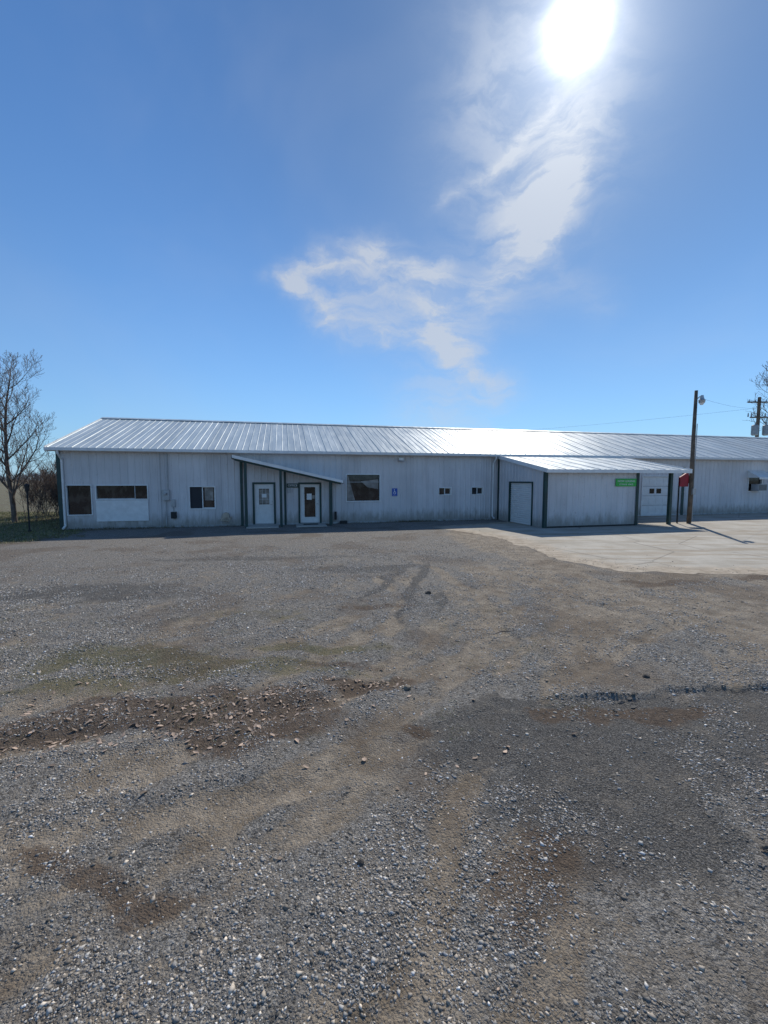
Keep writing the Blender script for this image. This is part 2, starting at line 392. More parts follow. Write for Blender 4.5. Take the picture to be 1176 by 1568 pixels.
# ---- signs
def text(name,txt,size,loc,parent,m,sx=1.):
    c=bpy.data.curves.new(name,'FONT'); c.body=txt; c.size=size; c.align_x='CENTER'; c.align_y='CENTER'; c.extrude=.002
    c.materials.append(m); o=bpy.data.objects.new(name,c); sc.collection.objects.link(o)
    o.parent=parent; o.location=loc; o.rotation_euler=(math.pi/2,0,0); o.scale=(sx,1,1)
    return o
S=empty('business_sign',BM@Matrix.Translation((SX+4.24,-KD-.03,2.05)))
mb=MB(); mb.box(-.57,.57,-.03,.0,-.18,.18,M['signgreen']); mb.obj('panel',S,.004)
text('lettering','NOW LEASING',.13,(0,-.034,.06),S,M['signwhite'],1.1); text('lettering_small','STORAGE  SPACE',.1,(0,-.034,-.09),S,M['signwhite'],1.0)
S=empty('office_sign',BM@Matrix.Translation((9.83,-.045,1.9)))
mb=MB(); mb.box(-.28,.28,-.02,.0,-.1,.1,M['green']); mb.obj('panel',S,.003); text('lettering','OFFICE',.14,(0,-.024,0),S,M['signwhite'],1.0)
S=empty('accessible_parking_sign',BM@Matrix.Translation((14.95,-.03,1.54)))
mb=MB(); mb.box(-.14,.14,-.012,.0,-.2,.2,M['signblue']); mb.obj('panel',S,.003)
mb=MB()
def ring(c,r1,r2,a0,a1,n=18):
    for i in range(n):
        a=a0+(a1-a0)*i/n; b=a0+(a1-a0)*(i+1)/n
        mb.face([(c[0]+r1*math.cos(a),-.0145,c[1]+r1*math.sin(a)),(c[0]+r2*math.cos(a),-.0145,c[1]+r2*math.sin(a)),(c[0]+r2*math.cos(b),-.0145,c[1]+r2*math.sin(b)),(c[0]+r1*math.cos(b),-.0145,c[1]+r1*math.sin(b))],M['signwhite'])
ring((-.01,-.03),.05,.068,math.radians(120),math.radians(350))
ring((-.02,.13),0.0,.022,0,6.283)
mb.box(-.032,-.01,-.0155,-.0135,0,.1,M['signwhite']); mb.box(-.01,.05,-.0155,-.0135,.0,.02,M['signwhite']); mb.box(.045,.062,-.0155,-.0135,-.08,.019,M['signwhite']); mb.box(-.01,.035,-.0155,-.0135,.045,.06,M['signwhite'])
mb.obj('wheelchair_symbol',S)
text('lettering','PARKING',.045,(0,-.014,-.155),S,M['signwhite'])

# ---- wooden light pole with red box
P=empty('wooden_light_pole',Matrix.Translation((15.17,20.7,0)))
mb=MB(); mb.tube([(0,0,-.1),(.01,0,2.),(.0,.01,4.2),(.0,0,6.5)],[.1,.095,.085,.07],14,M['wood']); mb.obj('pole',P,smooth=True)
mb=MB(); mb.tube([(.07,-.02,6.1),(.14,-.05,6.2),(.24,-.08,6.2)],[.022]*3,8,M['lamp'])
mb.tube([(.24,-.08,6.26),(.24,-.08,6.1),(.24,-.08,6.02),(.24,-.08,5.9)],[.06,.09,.15,.13],16,M['lamp']); mb.tube([(.24,-.08,5.9),(.24,-.08,5.8)],[.11,.06],14,M['signwhite']); mb.obj('security_lamp',P)
mb=MB(); mb.tube([(.09,-.07,4.9),(.09,-.07,.1)],[.018]*2,6,M['grey']); mb.box(-.03,.12,-.2,-.1,1.45,1.75,M['grey']); mb.obj('conduit',P)
R=empty('red_sign',Matrix.Translation((14.86,20.78,0)))
mb=MB(); mb.hexa([(-.22,-.06,1.84),(.2,-.06,1.84),(.2,.06,1.84),(-.22,.06,1.84),(-.22,-.06,2.3),(.2,-.06,2.58),(.2,.06,2.58),(-.22,.06,2.3)],M['red']); mb.obj('box_panel',R,.01)
mb=MB(); mb.box(.18,.26,-.03,.03,2.0,2.4,M['dark']); mb.box(-.24,-.20,-.03,.03,0,1.9,M['dark']); mb.obj('bracket',R)

P=empty('garden_post',Matrix.Translation((-14.85,17.4,0)))
mb=MB(); mb.cyl(0,0,-.05,1.7,.03,M['dark'],10); mb.cyl(0,0,1.7,1.95,.06,M['dark'],10,.09); mb.cyl(0,0,1.95,2.03,.11,M['dark'],10,.02); mb.cyl(0,0,0,.08,.07,M['dark'],10); mb.obj('post',P)

P=empty('utility_pole',Matrix.Translation((35.3,40,0)))
mb=MB(); mb.tube([(0,0,-.1),(0,0,9.9)],[.17,.13],12,M['wood']); mb.obj('pole',P)
mb=MB(); mb.box(-1.2,1.2,-.22,-.1,9.35,9.47,M['wood']); mb.box(-.9,.9,-.22,-.1,7.95,8.05,M['wood'])
for x in (-1.1,-.5,.5,1.1): mb.cyl(x,-.16,9.47,9.65,.05,M['porcelain'],8,.03)
for x in (-1.1,.5,-.8): mb.tube([(x,-.16,8.05),(x,-.16,8.4)],[.06,.04],8,M['porcelain'])
mb.obj('crossarms',P)
mb=MB()
for x in (-.55,.5): 
    mb.tube([(x,-.35,6.3),(x,-.35,6.4),(x,-.35,7.2),(x,-.35,7.28)],[.2,.28,.28,.2],14,M['porcelain']); mb.tube([(x,-.35,7.25),(x,-.35,7.5)],[.05,.03],8,M['porcelain']); mb.tube([(x,-.3,7.5),(x*1.3,-.2,8.0)],[.015]*2,5,M['wire'])
mb.obj('transformers',P)
Wr=MB()
def wire(a,b,sag,r=.012):
    a=Vector(a);b=Vector(b); pts=[]
    for i in range(17):
        q=i/16; p=a.lerp(b,q); p.z-=sag*4*q*(1-q); pts.append(p)
    Wr.tube(pts,[r]*17,4,M['wire'])
for dx in (-1.1,-.5,.5,1.1): wire((35.3+dx,39.84,9.65),(85.3+dx,70,9.65),.8)
wire((15.2,20.8,6.25),(35.3,39.8,8.9),.25,.005)
wire((35.3,39.8,8.9),(-12,74,9.5),.9,.008)
Wr.obj('power_lines')

# ------------------------------------------------------------ numpy noise
def hash2(ix,iy,seed):
    h=(ix*374761393+iy*668265263+seed*982451653)&0xffffffff
    h=((h^(h>>13))*1274126177)&0xffffffff
    return ((h^(h>>16))&0xffff)/65535.
def vnoise(x,y,seed=0):
    ix=np.floor(x).astype(np.int64); iy=np.floor(y).astype(np.int64); fx=x-ix; fy=y-iy
    fx=fx*fx*(3-2*fx); fy=fy*fy*(3-2*fy)
    a=hash2(ix,iy,seed);b=hash2(ix+1,iy,seed);c=hash2(ix,iy+1,seed);d=hash2(ix+1,iy+1,seed)
    return (a*(1-fx)+b*fx)*(1-fy)+(c*(1-fx)+d*fx)*fy
def fbm(x,y,sc_,oct=4,seed=0):
    r=0;amp=1;tot=0;f=sc_
    for i in range(oct): r=r+amp*vnoise(x*f+i*17.3,y*f-i*9.1,seed+i); tot+=amp; amp*=.5; f*=2.03
    return r/tot
def blobs(x,y,L_):
    r=np.zeros_like(x)
    for cx,cy,rx,ry,an,I in L_:
        a=math.radians(an); dx=x-cx; dy=y-cy
        u_=(dx*math.cos(a)+dy*math.sin(a))/rx; v_=(-dx*math.sin(a)+dy*math.cos(a))/ry
        r=np.maximum(r,I*np.exp(-(u_*u_+v_*v_)**1.5))
    return r
def tracks(x,y):
    rr=np.hypot(x+5.5,y-9.0); th=np.arctan2(y-9.0,x+5.5)
    a=fbm(rr*1.0,th*1.3,2.6,3,41)
    rr2=np.hypot(x-9.,y+2.); th2=np.arctan2(y+2.,x-9.)
    b=fbm(rr2*1.0,th2*1.3,2.4,3,43)
    return np.clip(.5+(a-.5)*1.7+(b-.5)*1.3,0,1)
RY=[0,1.5,3.5,5.5,8,11,14,18]; RX=[-1.6,-.9,.25,1.0,1.0,.2,-1.4,-4.]
QX=[-9,-5,-3,-.8,1.2,3.2,6,10]; QY=[1.4,2.2,2.7,3.4,4.6,6.0,7.6,8.8]
def ruts(x,y):
    """pairs of wheel ruts: 1 in the rut centre, 0 away, negative = thrown-up shoulder"""
    wob=(fbm(x,y,1.1,2,91)-.5)*.35
    c1=np.interp(y,RY,RX); d1=np.abs(np.abs(x-c1+wob)-.78)
    c2=np.interp(x,QX,QY); d2=np.abs(np.abs(y-c2+wob)-.6)
    c3=c1+1.9; d3=np.abs(np.abs(x-c3-wob)-.75)
    f=lambda d,w:np.exp(-(d/w)**2)-.45*np.exp(-((d-w*1.9)/(w*.8))**2)
    return (f(d1,.12)*np.clip((14-y)/4,0,1)+.8*f(d2,.12)*np.clip((9-y)/2,0,1)*np.clip((x+6)/2,0,1)+.55*f(d3,.1)*np.clip((6-y)/2,0,1))*(.35+.9*fbm(x,y,.7,2,12))
def edge(x): return 4.25+.13*(x-2.6)+.28*(fbm(x,x*0,2.3,4,3)-.5)
def masks(x,y):
    wx=x+(fbm(x,y,.9,4,5)-.5)*1.4; wy=y+(fbm(x,y,.9,4,9)-.5)*1.1
    dirt=blobs(wx,wy,[(5.2,7.1,3.6,2.3,-12,1.15),(9,7.5,5,2.4,0,1.1),(2.6,6.0,1.7,1.3,20,.85),(3.0,9.2,.9,3.0,10,.8),(3.8,14.0,1.3,6,6,1.),(1.4,4.8,2.1,.5,8,.9),(.2,2.9,.6,1.6,-25,.7),(-1.2,3.1,1.6,.3,8,.7),(-2.9,2.75,1.8,.4,5,1.),(-3.2,4.2,1.2,.3,0,.6),(-.6,1.9,.5,.8,-35,.5),(1.0,1.6,.8,.4,0,.4),(-.3,6.2,1.8,.35,10,.5),(-2.,2.0,1.0,.5,0,.45),(13,9.2,12,.5,0,1.)])
    tk=tracks(x,y); ru=ruts(x,y)
    near=np.clip((13-y)/6,0,1)
    dirt=np.clip(dirt*.9+(tk-.48)*1.3*near+.55*ru,0,1.1)
    grass=blobs(wx,wy,[(-2.6,5.0,2.0,.55,-4,1.),(-1.0,5.6,1.2,.25,-8,.85),(-3.2,4.3,1.1,.35,0,.7),(-2.2,6.7,1.6,.3,0,.55),(-.8,4.7,.9,.2,0,.6),(-17,16.5,5.0,4.5,0,1.1),(-24,22,10,8,0,1.2)])
    grass=np.maximum(grass,np.clip((-x-14.5)*.5,0,1)*(y>12))
    far=np.clip((np.hypot(x-5,y-15)-45)/15,0,1); grass=np.maximum(grass,far)
    dark=blobs(wx,wy,[(2.9,3.6,2.6,.8,6,1.15),(1.6,2.9,1.3,.6,25,.8),(3.6,2.5,1.6,1.2,0,.6),(.9,1.7,.5,.5,0,.4),(.9,8.8,.2,3.0,-12,.75),(.1,9.4,.18,2.6,-16,.75),(1.5,8.,.15,2.,-20,.6),(-.6,10.3,2.8,.5,12,.55),(-6,8,3,.8,5,.55),(-3.5,11.5,4,.5,6,.5)])
    dark=np.where(x>1.2,dark*np.clip((edge(x)-y)/.05,0,1),dark)
    soil=blobs(wx,wy,[(-1.9,3.75,1.5,.5,8,1),(-.3,4.35,.7,.22,0,.8),(-3.4,3.3,.9,.3,5,.8),(-3.0,2.3,1.,.2,5,.6),(2.6,4.0,.8,.22,5,.9),(1.6,3.8,.5,.2,15,.7),(.2,3.55,.2,.1,0,.8),(2.7,6.9,.8,.2,10,.5),(6.,8.6,1.2,.3,-5,.7),(9,9.1,2,.25,0,.8),(-.8,5.0,1,.2,-5,.6),(.6,2.3,.3,.5,-30,.6),(-1.4,2.2,.8,.15,10,.6),(1.9,1.9,.6,.15,30,.6),(-.1,6.9,1.4,.2,6,.6)])
    return dirt,grass,dark,soil
def hgt(x,y):
    near=np.clip((9.2-y)/3,0,1)*np.clip((14-np.abs(x))/4,0,1)
    z=(fbm(x,y,.5,4,21)-.5)*.06+(fbm(x,y,3,4,31)-.5)*.024+(fbm(x,y,11,3,33)-.5)*.012-.04*(tracks(x,y)-.5)-.026*ruts(x,y)
    z=z-.025
    z=z+np.where(x>1.2,-.045*np.clip((edge(x)-y)/.05,0,1)*np.clip((x-1.2)/1.,0,1)*np.clip((y-2.6)/1.5,0,1),0)
    return np.minimum(z*near,0.02)

# ------------------------------------------------------------ GROUND sheet
def grow(a,step,end,f=1.12):
    r=[];s=step;v=a
    while v<end: s*=f; v+=s; r.append(v)
    return r
xs=np.array([-q for q in grow(7.5,.035,1500)][::-1]+list(np.arange(-7.5,9.5,.035))+grow(9.46,.035,1500))
ys=np.array([-q for q in grow(0,.08,900)][::-1]+list(np.arange(0,1.2,.08))+list(np.arange(1.2,10.5,.03))+grow(10.49,.03,1500,1.06))
XX,YY=np.meshgrid(xs,ys); X=XX.ravel();Y=YY.ravel()
Z=hgt(X,Y)
me=bpy.data.meshes.new('ground'); nx,ny=len(xs),len(ys)
me.vertices.add(nx*ny); me.vertices.foreach_set('co',np.stack([X,Y,Z],1).ravel().astype(np.float32))
i=np.arange(ny-1)[:,None]*nx+np.arange(nx-1)[None,:]; i=i.ravel()
q=np.stack([i,i+1,i+1+nx,i+nx],1).ravel().astype(np.int32)
me.loops.add(len(q)); me.loops.foreach_set('vertex_index',q)
me.polygons.add(len(i)); me.polygons.foreach_set('loop_start',(np.arange(len(i))*4).astype(np.int32)); me.polygons.foreach_set('loop_total',np.full(len(i),4,np.int32))
me.update(calc_edges=True); me.validate()
me.polygons.foreach_set('use_smooth',np.ones(len(me.polygons),bool))
for nm,arr in zip(('dirt','grass','asph','soil'),masks(X,Y)):
    a=me.attributes.new(nm,'FLOAT','POINT'); a.data.foreach_set('value',arr.astype(np.float32))
m,t,b=newmat('gravel_ground'); o=t.coord()
n1=t.noise(o,3.2,5,.7); n2=t.noise(o,.5,4,.6); n3=t.noise(o,18,5,.85)
V1=t.vorn(o,75); v1=t.sep(V1['Color']); v1d=V1['Distance']; V2=t.vorn(o,150); v2=t.sep(V2['Color'])
gs=t.m('MULTIPLY_ADD',t.m('POWER',v1[0],2.),.46,.085)
grav=t.comb(gs,t.m('MULTIPLY',gs,.945),t.m('MULTIPLY',gs,.865))
gs2=t.m('MULTIPLY_ADD',v2[1],.26,.08); grav2=t.comb(gs2,t.m('MULTIPLY',gs2,.93),t.m('MULTIPLY',gs2,.83))
grav=t.mix(t.ramp(n3,.42,.58),grav,grav2)
grav=t.mix(t.ramp(n1,.42,.62,0,.55),grav,(.235,.2,.16))
grav=t.mix(t.ramp(n3,.54,.66,0,.7),grav,(.46,.43,.39)); grav=t.mix(t.ramp(n3,.36,.48,.7,0),grav,(.055,.048,.041))
dirtc=t.mix(t.ramp(n1,.35,.65),(.235,.185,.13),(.42,.355,.275)); dirtc=t.mix(t.ramp(n3,.42,.62,0,.55),dirtc,(.16,.125,.09))
dirtc=t.mix(t.ramp(v1[2],.7,.88,0,.65),dirtc,grav)
asph=t.mix(t.ramp(v2[0],.2,1.),(.05,.048,.046),(.2,.19,.175)); asph=t.mix(t.ramp(n1,.52,.72,0,.6),asph,(.25,.22,.18))
grassc=t.mix(t.ramp(n3,.35,.65),(.08,.085,.03),(.18,.155,.085)); 
soilc=t.mix(t.ramp(n3,.38,.62),(.07,.047,.032),(.15,.108,.076))
w_=t.m('ADD',t.m('MULTIPLY_ADD',n1,1.1,-.55),t.m('MULTIPLY_ADD',n3,.8,-.4))
def th(a,lo=.35,hi=.6): return t.ramp(t.m('ADD',t.attr(a),w_),lo,hi)
c=t.mix(t.m('MULTIPLY',th('dirt',.28,.68),.92),grav,dirtc)
c=t.mix(t.m('MULTIPLY',th('asph',.3,.5),.92),c,asph)
c=t.mix(t.m('MULTIPLY',th('soil',.35,.65),.85),c,soilc)
c=t.mix(t.m('MULTIPLY',th('grass',.4,.75),.7),c,grassc)
c=t.mix(t.ramp(n2,.5,.62,0,.5),c,(.13,.095,.066))
t._in(b.inputs['Base Color'],c); b.inputs['Roughness'].default_value=.92; b.inputs['Specular IOR Level'].default_value=.25
hh=t.m('ADD',t.m('MULTIPLY',t.m('SUBTRACT',1.,v1d),.7),t.m('ADD',t.m('MULTIPLY',n3,2.4),t.m('MULTIPLY',n1,1.0)))
t._in(b.inputs['Normal'],t.bump(hh,1.,.018))
me.materials.append(m)
gr=bpy.data.objects.new('ground',me); sc.collection.objects.link(gr)

def conc():
    m,t,b=newmat('apron_concrete'); o=t.coord()
    n=t.noise(o,.8,5,.65); f=t.noise(o,30,3,.7); k=t.noise(t.mapv(o,(.3,1.6,1)),1,5,.6); n1=t.noise(o,3.2,5,.7)
    c=t.mix(t.ramp(n,.35,.65),(.32,.29,.24),(.43,.40,.345)); c=t.mix(t.ramp(f,.4,.75,0,.35),c,(.24,.21,.165))
    c=t.mix(t.ramp(k,.48,.62,0,.6),c,(.25,.195,.13))
    cr=t.vor(t.mapv(o,(.22,.25,1)),1,'Distance','DISTANCE_TO_EDGE'); c=t.mix(t.ramp(cr,.0,.008,.6,0),c,(.1,.09,.08))
    ed=t.ramp(t.m('ADD',t.attr('edge'),t.m('MULTIPLY_ADD',n1,1.4,-.7)),.25,.7)
    c=t.mix(t.m('MULTIPLY',ed,.95),c,t.mix(t.ramp(n1,.35,.65),(.235,.185,.13),(.41,.345,.265)))
    t._in(b.inputs['Base Color'],c); b.inputs['Roughness'].default_value=.9; t._in(b.inputs['Normal'],t.bump(f,.5,.01)); return m
M['conc']=conc()
outline=[(2.2,19.25),(3.6,17.0),(4.3,15.2),(4.6,13.2),(4.9,11.4),(5.6,9.95),(7.3,9.62),(9.2,9.5),(14,9.4),(22,9.8),(34,11),(44,32),(20,26.5),(9,23.2)]
pts=[]
for a,bb in zip(outline,outline[1:]+outline[:1]):
    a=np.array(a);bb=np.array(bb); n=max(1,int(np.linalg.norm(bb-a)/.1))
    for i in range(n):
        p_=a+(bb-a)*i/n; j=.22 if p_[1]<19 else 0
        pts.append((p_[0]+(fbm(np.array([p_[0]*1.]),np.array([p_[1]*1.]),2.,4,3)[0]-.5)*j*3,p_[1]+(fbm(np.array([p_[0]*1.]),np.array([p_[1]*1.]),2,4,8)[0]-.5)*j*3))
cen=np.array([14.,17.5]); ring_in=[tuple(np.array(p_)+(cen-np.array(p_))/np.linalg.norm(cen-np.array(p_))*1.6) for p_ in pts]
mb=MB(); n=len(pts)
mb.v=[(x,y,.004) for x,y in pts]+[(x,y,.012) for x,y in ring_in]
mb.mat(M['conc'])
for i in range(n):
    j=(i+1)%n
    mb.f.append((i,j,n+j,n+i)); mb.mi.append(0)
mb.f.append(tuple(range(n,2*n))); mb.mi.append(0)
ap=mb.obj('concrete_apron'); a=ap.data.attributes.new('edge','FLOAT','POINT'); a.data.foreach_set('value',np.array([1.05]*n+[0.]*n,np.float32))

# ------------------------------------------------------------ loose gravel (one mesh)
def colmat(name,rough=.8,spec=.4,trans=0):
    m,t,b=newmat(name); c=t.attr('col','Color')
    t._in(b.inputs['Base Color'],c); b.inputs['Roughness'].default_value=rough; b.inputs['Specular IOR Level'].default_value=spec
    return m
def bigmesh(name,V,F,C,mat):
    me=bpy.data.meshes.new(name); nv=len(V); nf,k=F.shape
    me.vertices.add(nv); me.vertices.foreach_set('co',V.astype(np.float32).ravel())
    me.loops.add(nf*k); me.loops.foreach_set('vertex_index',F.astype(np.int32).ravel())
    me.polygons.add(nf); me.polygons.foreach_set('loop_start',(np.arange(nf)*k).astype(np.int32)); me.polygons.foreach_set('loop_total',np.full(nf,k,np.int32))
    me.update(calc_edges=True)
    a=me.color_attributes.new('col','FLOAT_COLOR','POINT'); a.data.foreach_set('color',np.concatenate([C,np.ones((nv,1))],1).astype(np.float32).ravel())
    me.materials.append(mat); o=bpy.data.objects.new(name,me); sc.collection.objects.link(o); return o
N=680000
dist=1.2+ (rng.random(N)**.85)*15
ang=(rng.random(N)-.5)*2*math.radians(50)
px=dist*np.sin(ang); py=dist*np.cos(ang)
d_,g_,a_,s_=masks(px,py)
keepp=(.64+2.6*(fbm(px,py,1.5,4,77)-.5)+1.5*(fbm(px,py,7,3,55)-.5)-.62*d_-.35*g_-.2*a_-.3*s_-.3*ruts(px,py))*np.clip((15.5-dist)/7,0,1)
inap=(px>4.0)&(py>9.3)
keep=(rng.random(N)<np.clip(keepp,.06,1)*np.where(inap,.06,1))
px,py,dist,dk=px[keep],py[keep],dist[keep],d_[keep]; n=len(px)
oct_=np.array([(1,0,0),(-1,0,0),(0,1,0),(0,-1,0),(0,0,1),(0,0,-1)],float); of=np.array([(0,2,4),(2,1,4),(1,3,4),(3,0,4),(2,0,5),(1,2,5),(3,1,5),(0,3,5)])
R_=np.exp(rng.normal(math.log(.0040),.45,n)).clip(.0018,.012)*(1+.08*dist.clip(0,10))
V=np.repeat(oct_[None],n,0)*(1+.5*(rng.random((n,6,3))-.5))+ .55*(rng.random((n,6,3))-.5)
V*=R_[:,None,None]*np.stack([.8+.9*rng.random(n),.7+.5*rng.random(n),.4+.35*rng.random(n)],1)[:,None,:]
th_=rng.random(n)*6.283; cc,ss=np.cos(th_)[:,None],np.sin(th_)[:,None]
vx=V[:,:,0]*cc-V[:,:,1]*ss; vy=V[:,:,0]*ss+V[:,:,1]*cc; V[:,:,0]=vx; V[:,:,1]=vy
V[:,:,0]+=px[:,None]; V[:,:,1]+=py[:,None]; V[:,:,2]+=(hgt(px,py)+R_*.1+np.where((px>4.)&(py>9.3),.008,0))[:,None]
F=(of[None]+(np.arange(n)*6)[:,None,None]).reshape(-1,3)
val=np.exp(rng.normal(math.log(.27),.5,n)).clip(.05,.8); hue=rng.random((n,1))
C=val[:,None]*np.where(hue<.5,np.array([[1,.95,.88]]),np.where(hue<.92,np.array([[1.06,.91,.74]]),np.array([[.96,.96,.96]])))
bigmesh('gravel',V.reshape(-1,3),F,np.repeat(C,6,0),colmat('loose_gravel',.75,.5))

def scatter(L_,seedn):
    P=[]
    for cx,cy,rx,ry,an,k in L_:
        a=math.radians(an); u_=rng.normal(0,.5,k)*rx; v_=rng.normal(0,.5,k)*ry
        P.append(np.stack([cx+u_*math.cos(a)-v_*math.sin(a),cy+u_*math.sin(a)+v_*math.cos(a)],1))
    return np.concatenate(P)
P=scatter([(-1.65,3.85,.9,.45,8,170),(-1.0,4.1,.7,.35,10,90),(-2.8,3.5,.9,.4,5,80),(-3.3,3.1,.6,.3,5,40),(-.15,4.45,.4,.15,0,40),(-3.0,3.9,1.2,.6,0,60),(0,4,3,2.,0,70),(-1.5,3.4,.7,.15,0,30),(0,6,5,4,0,50)],1)
n=len(P)
base=np.array([(-1,0,.0),(-.45,.42,.18),(.35,.45,.25),(1,0,.05),(.4,-.42,.2),(-.4,-.4,.22),(0,0,-.02)])
V=np.repeat(base[None],n,0); V[:,:,2]*=rng.uniform(-1.,1.7,(n,1)); V+=.25*(rng.random(V.shape)-.5)
sz=rng.uniform(.012,.033,n); V*=sz[:,None,None]; V[:,:,1]*=rng.uniform(.7,1.3,(n,1))
th_=rng.random(n)*6.283; tl=rng.normal(0,.3,n)
V[:,:,2]+=V[:,:,0]*np.sin(tl)[:,None]
cc,ss=np.cos(th_)[:,None],np.sin(th_)[:,None]
vx=V[:,:,0]*cc-V[:,:,1]*ss; vy=V[:,:,0]*ss+V[:,:,1]*cc; V[:,:,0]=vx+P[:,0:1]; V[:,:,1]=vy+P[:,1:2]; V[:,:,2]+=(hgt(P[:,0],P[:,1])+.008)[:,None]
lf=np.array([(6,0,1),(6,1,2),(6,2,3),(6,3,4),(6,4,5),(6,5,0)])
F=(lf[None]+(np.arange(n)*7)[:,None,None]).reshape(-1,3)
C=np.array([[.38,.28,.21]])*rng.uniform(.3,1.35,(n,1))
bigmesh('fallen_leaves',V.reshape(-1,3),F,np.repeat(C,7,0),colmat('dead_leaf',.7,.4))

def blades(name,P,h0,h1,wd,cols,flat=.3):
    n=len(P); th_=rng.random(n)*6.283; h=rng.uniform(h0,h1,n); ln=rng.uniform(.2,1.5,n)*flat*h*2
    z=hgt(P[:,0],P[:,1]); dx,dy=np.cos(th_),np.sin(th_); a2=rng.random(n)*6.283
    wv=np.stack([np.cos(a2),np.sin(a2),0*a2],1)*wd
    b0=np.stack([P[:,0],P[:,1],z-.005],1); mid=b0+np.stack([dx*ln*.4,dy*ln*.4,h*.6],1); tip=b0+np.stack([dx*ln,dy*ln,h*.95],1)
    V=np.stack([b0-wv,b0+wv,mid+wv*.7,mid-wv*.7,tip],1)
    f1=np.array([(0,1,2),(0,2,3),(3,2,4)]); F=(f1[None]+(np.arange(n)*5)[:,None,None]).reshape(-1,3)
    ci=rng.integers(0,len(cols),n); C=np.array(cols)[ci]*rng.uniform(.7,1.3,(n,1))
    return bigmesh(name,V.reshape(-1,3),F,np.repeat(C,5,0),colmat(name+'_blades',.7,.3))
G=[(.11,.14,.04),(.14,.16,.05),(.27,.23,.12),(.32,.26,.15)]
q=rng.random((90000,2))*np.array([9,4.])+np.array([-6.5,3.4]); mg=masks(q[:,0],q[:,1])[1]
q=q[(rng.random(len(q))<.7)&(.5*mg+1.9*(fbm(q[:,0],q[:,1],3.2,4,4)-.5)>.27)]
blades('sparse_grass',q,.006,.024,.002,G,.8)
q=np.stack([rng.uniform(-26,-11.5,70000),rng.uniform(11,28,70000)],1); mg=masks(q[:,0],q[:,1])[1]; q=q[(mg+fbm(q[:,0],q[:,1],1.,3,4)-.5>.42)]
q=q[~((q[:,0]>-13.9)&(q[:,1]>17.9+.2386*(q[:,0]+14)))]
blades('grass',q,.03,.10,.008,[(.12,.15,.045),(.16,.17,.06),(.26,.23,.12),(.3,.25,.14)],.6)
P=scatter([(1.15,1.95,.12,.07,0,130),(.2,3.58,.12,.06,0,90),(.95,2.45,.06,.05,0,40),(2.1,3.9,.5,.06,5,140),(.6,2.85,.25,.15,0,60)],1)
blades('dry_straw',P,.003,.01,.0014,[(.34,.24,.12),(.32,.25,.15),(.26,.17,.09)],2.8)
q=[]
for i in range(2600):
    s_=random.choice([random.uniform(0,7.5),random.uniform(0,4.5),random.uniform(12,20.7),random.gauss(15.9,.6),random.uniform(34,60)]); p_=BM@Vector((s_,-random.uniform(.05,.22),0)); q.append((p_.x,p_.y))
blades('base_weeds',np.array(q),.03,.16,.006,[(.2,.16,.09),(.12,.11,.05),(.28,.22,.14)],.6)

def rock(name,x,y,r,col,sub=2):
    bm=bmesh.new(); bmesh.ops.create_icosphere(bm,subdivisions=sub,radius=r)
    sd=random.random()*50
    from mathutils import noise as mn
    for v in bm.verts:
        k=mn.noise(v.co/r*1.1+Vector((sd,0,0))); v.co*=1+.45*k; v.co.z*=.6
    me=bpy.data.meshes.new(name); bm.to_mesh(me); bm.free(); me.materials.append(col)
    o=bpy.data.objects.new(name,me); sc.collection.objects.link(o); o.location=(x,y,float(hgt(np.array([x]),np.array([y]))[0])+r*.3); o.rotation_euler=(0,0,random.random()*6)
M['rockd']=simple('dark_stone',(.06,.052,.045),.9,var=.4,scale=20,bump=.5); M['rockt']=simple('tan_stone',(.2,.17,.13),.9,var=.3,scale=20,bump=.5)
for x,y,r_,mm in ((.86,7.95,.06,'rockd'),(-.135,2.25,.022,'rockd'),(.24,4.32,.045,'rockt'),(-8.0,7.2,.06,'rockd'),(2.95,4.55,.035,'rockd'),(-.9,1.9,.014,'rockt'),(-1.6,2.3,.018,'rockt')):
    rock('rock',x,y,r_,M[mm])
M['crumb']=simple('asphalt_crumb',(.09,.085,.08),.9,var=.4,scale=20,bump=.5)
bm=bmesh.new()
for i in range(45):
    big=i<5
    x=random.uniform(1.6,3.4)+random.gauss(0,.3) if not big else random.gauss(2.5,.14); y=float(edge(np.array([x]))[0])+random.gauss(-.06,.09); r_=random.uniform(.005,.013) if not big else random.uniform(.02,.032)
    mt=Matrix.Translation((x,y,float(hgt(np.array([x]),np.array([y]))[0])+r_*.15))@Matrix.Rotation(random.random()*6,4,'Z')@Matrix.Diagonal((1.8,.9,.45,1))
    rr=bmesh.ops.create_icosphere(bm,subdivisions=1,radius=r_,matrix=mt)
    for v in rr['verts']: v.co+=Vector([random.uniform(-.25,.25)*r_ for _ in range(3)])
me=bpy.data.meshes.new('asphalt_crumbs'); bm.to_mesh(me); bm.free(); me.materials.append(M['crumb']); sc.collection.objects.link(bpy.data.objects.new('asphalt_crumbs',me))
mb=MB(); mb.tube([(1.55,5.75,.02),(1.68,5.83,.03),(1.8,5.84,.025),(1.93,5.92,.02)],[.007,.008,.006,.004],6,M['bark']); mb.tube([(1.68,5.83,.03),(1.7,5.9,.03)],[.004,.002],5,M['bark']); mb.obj('stick')

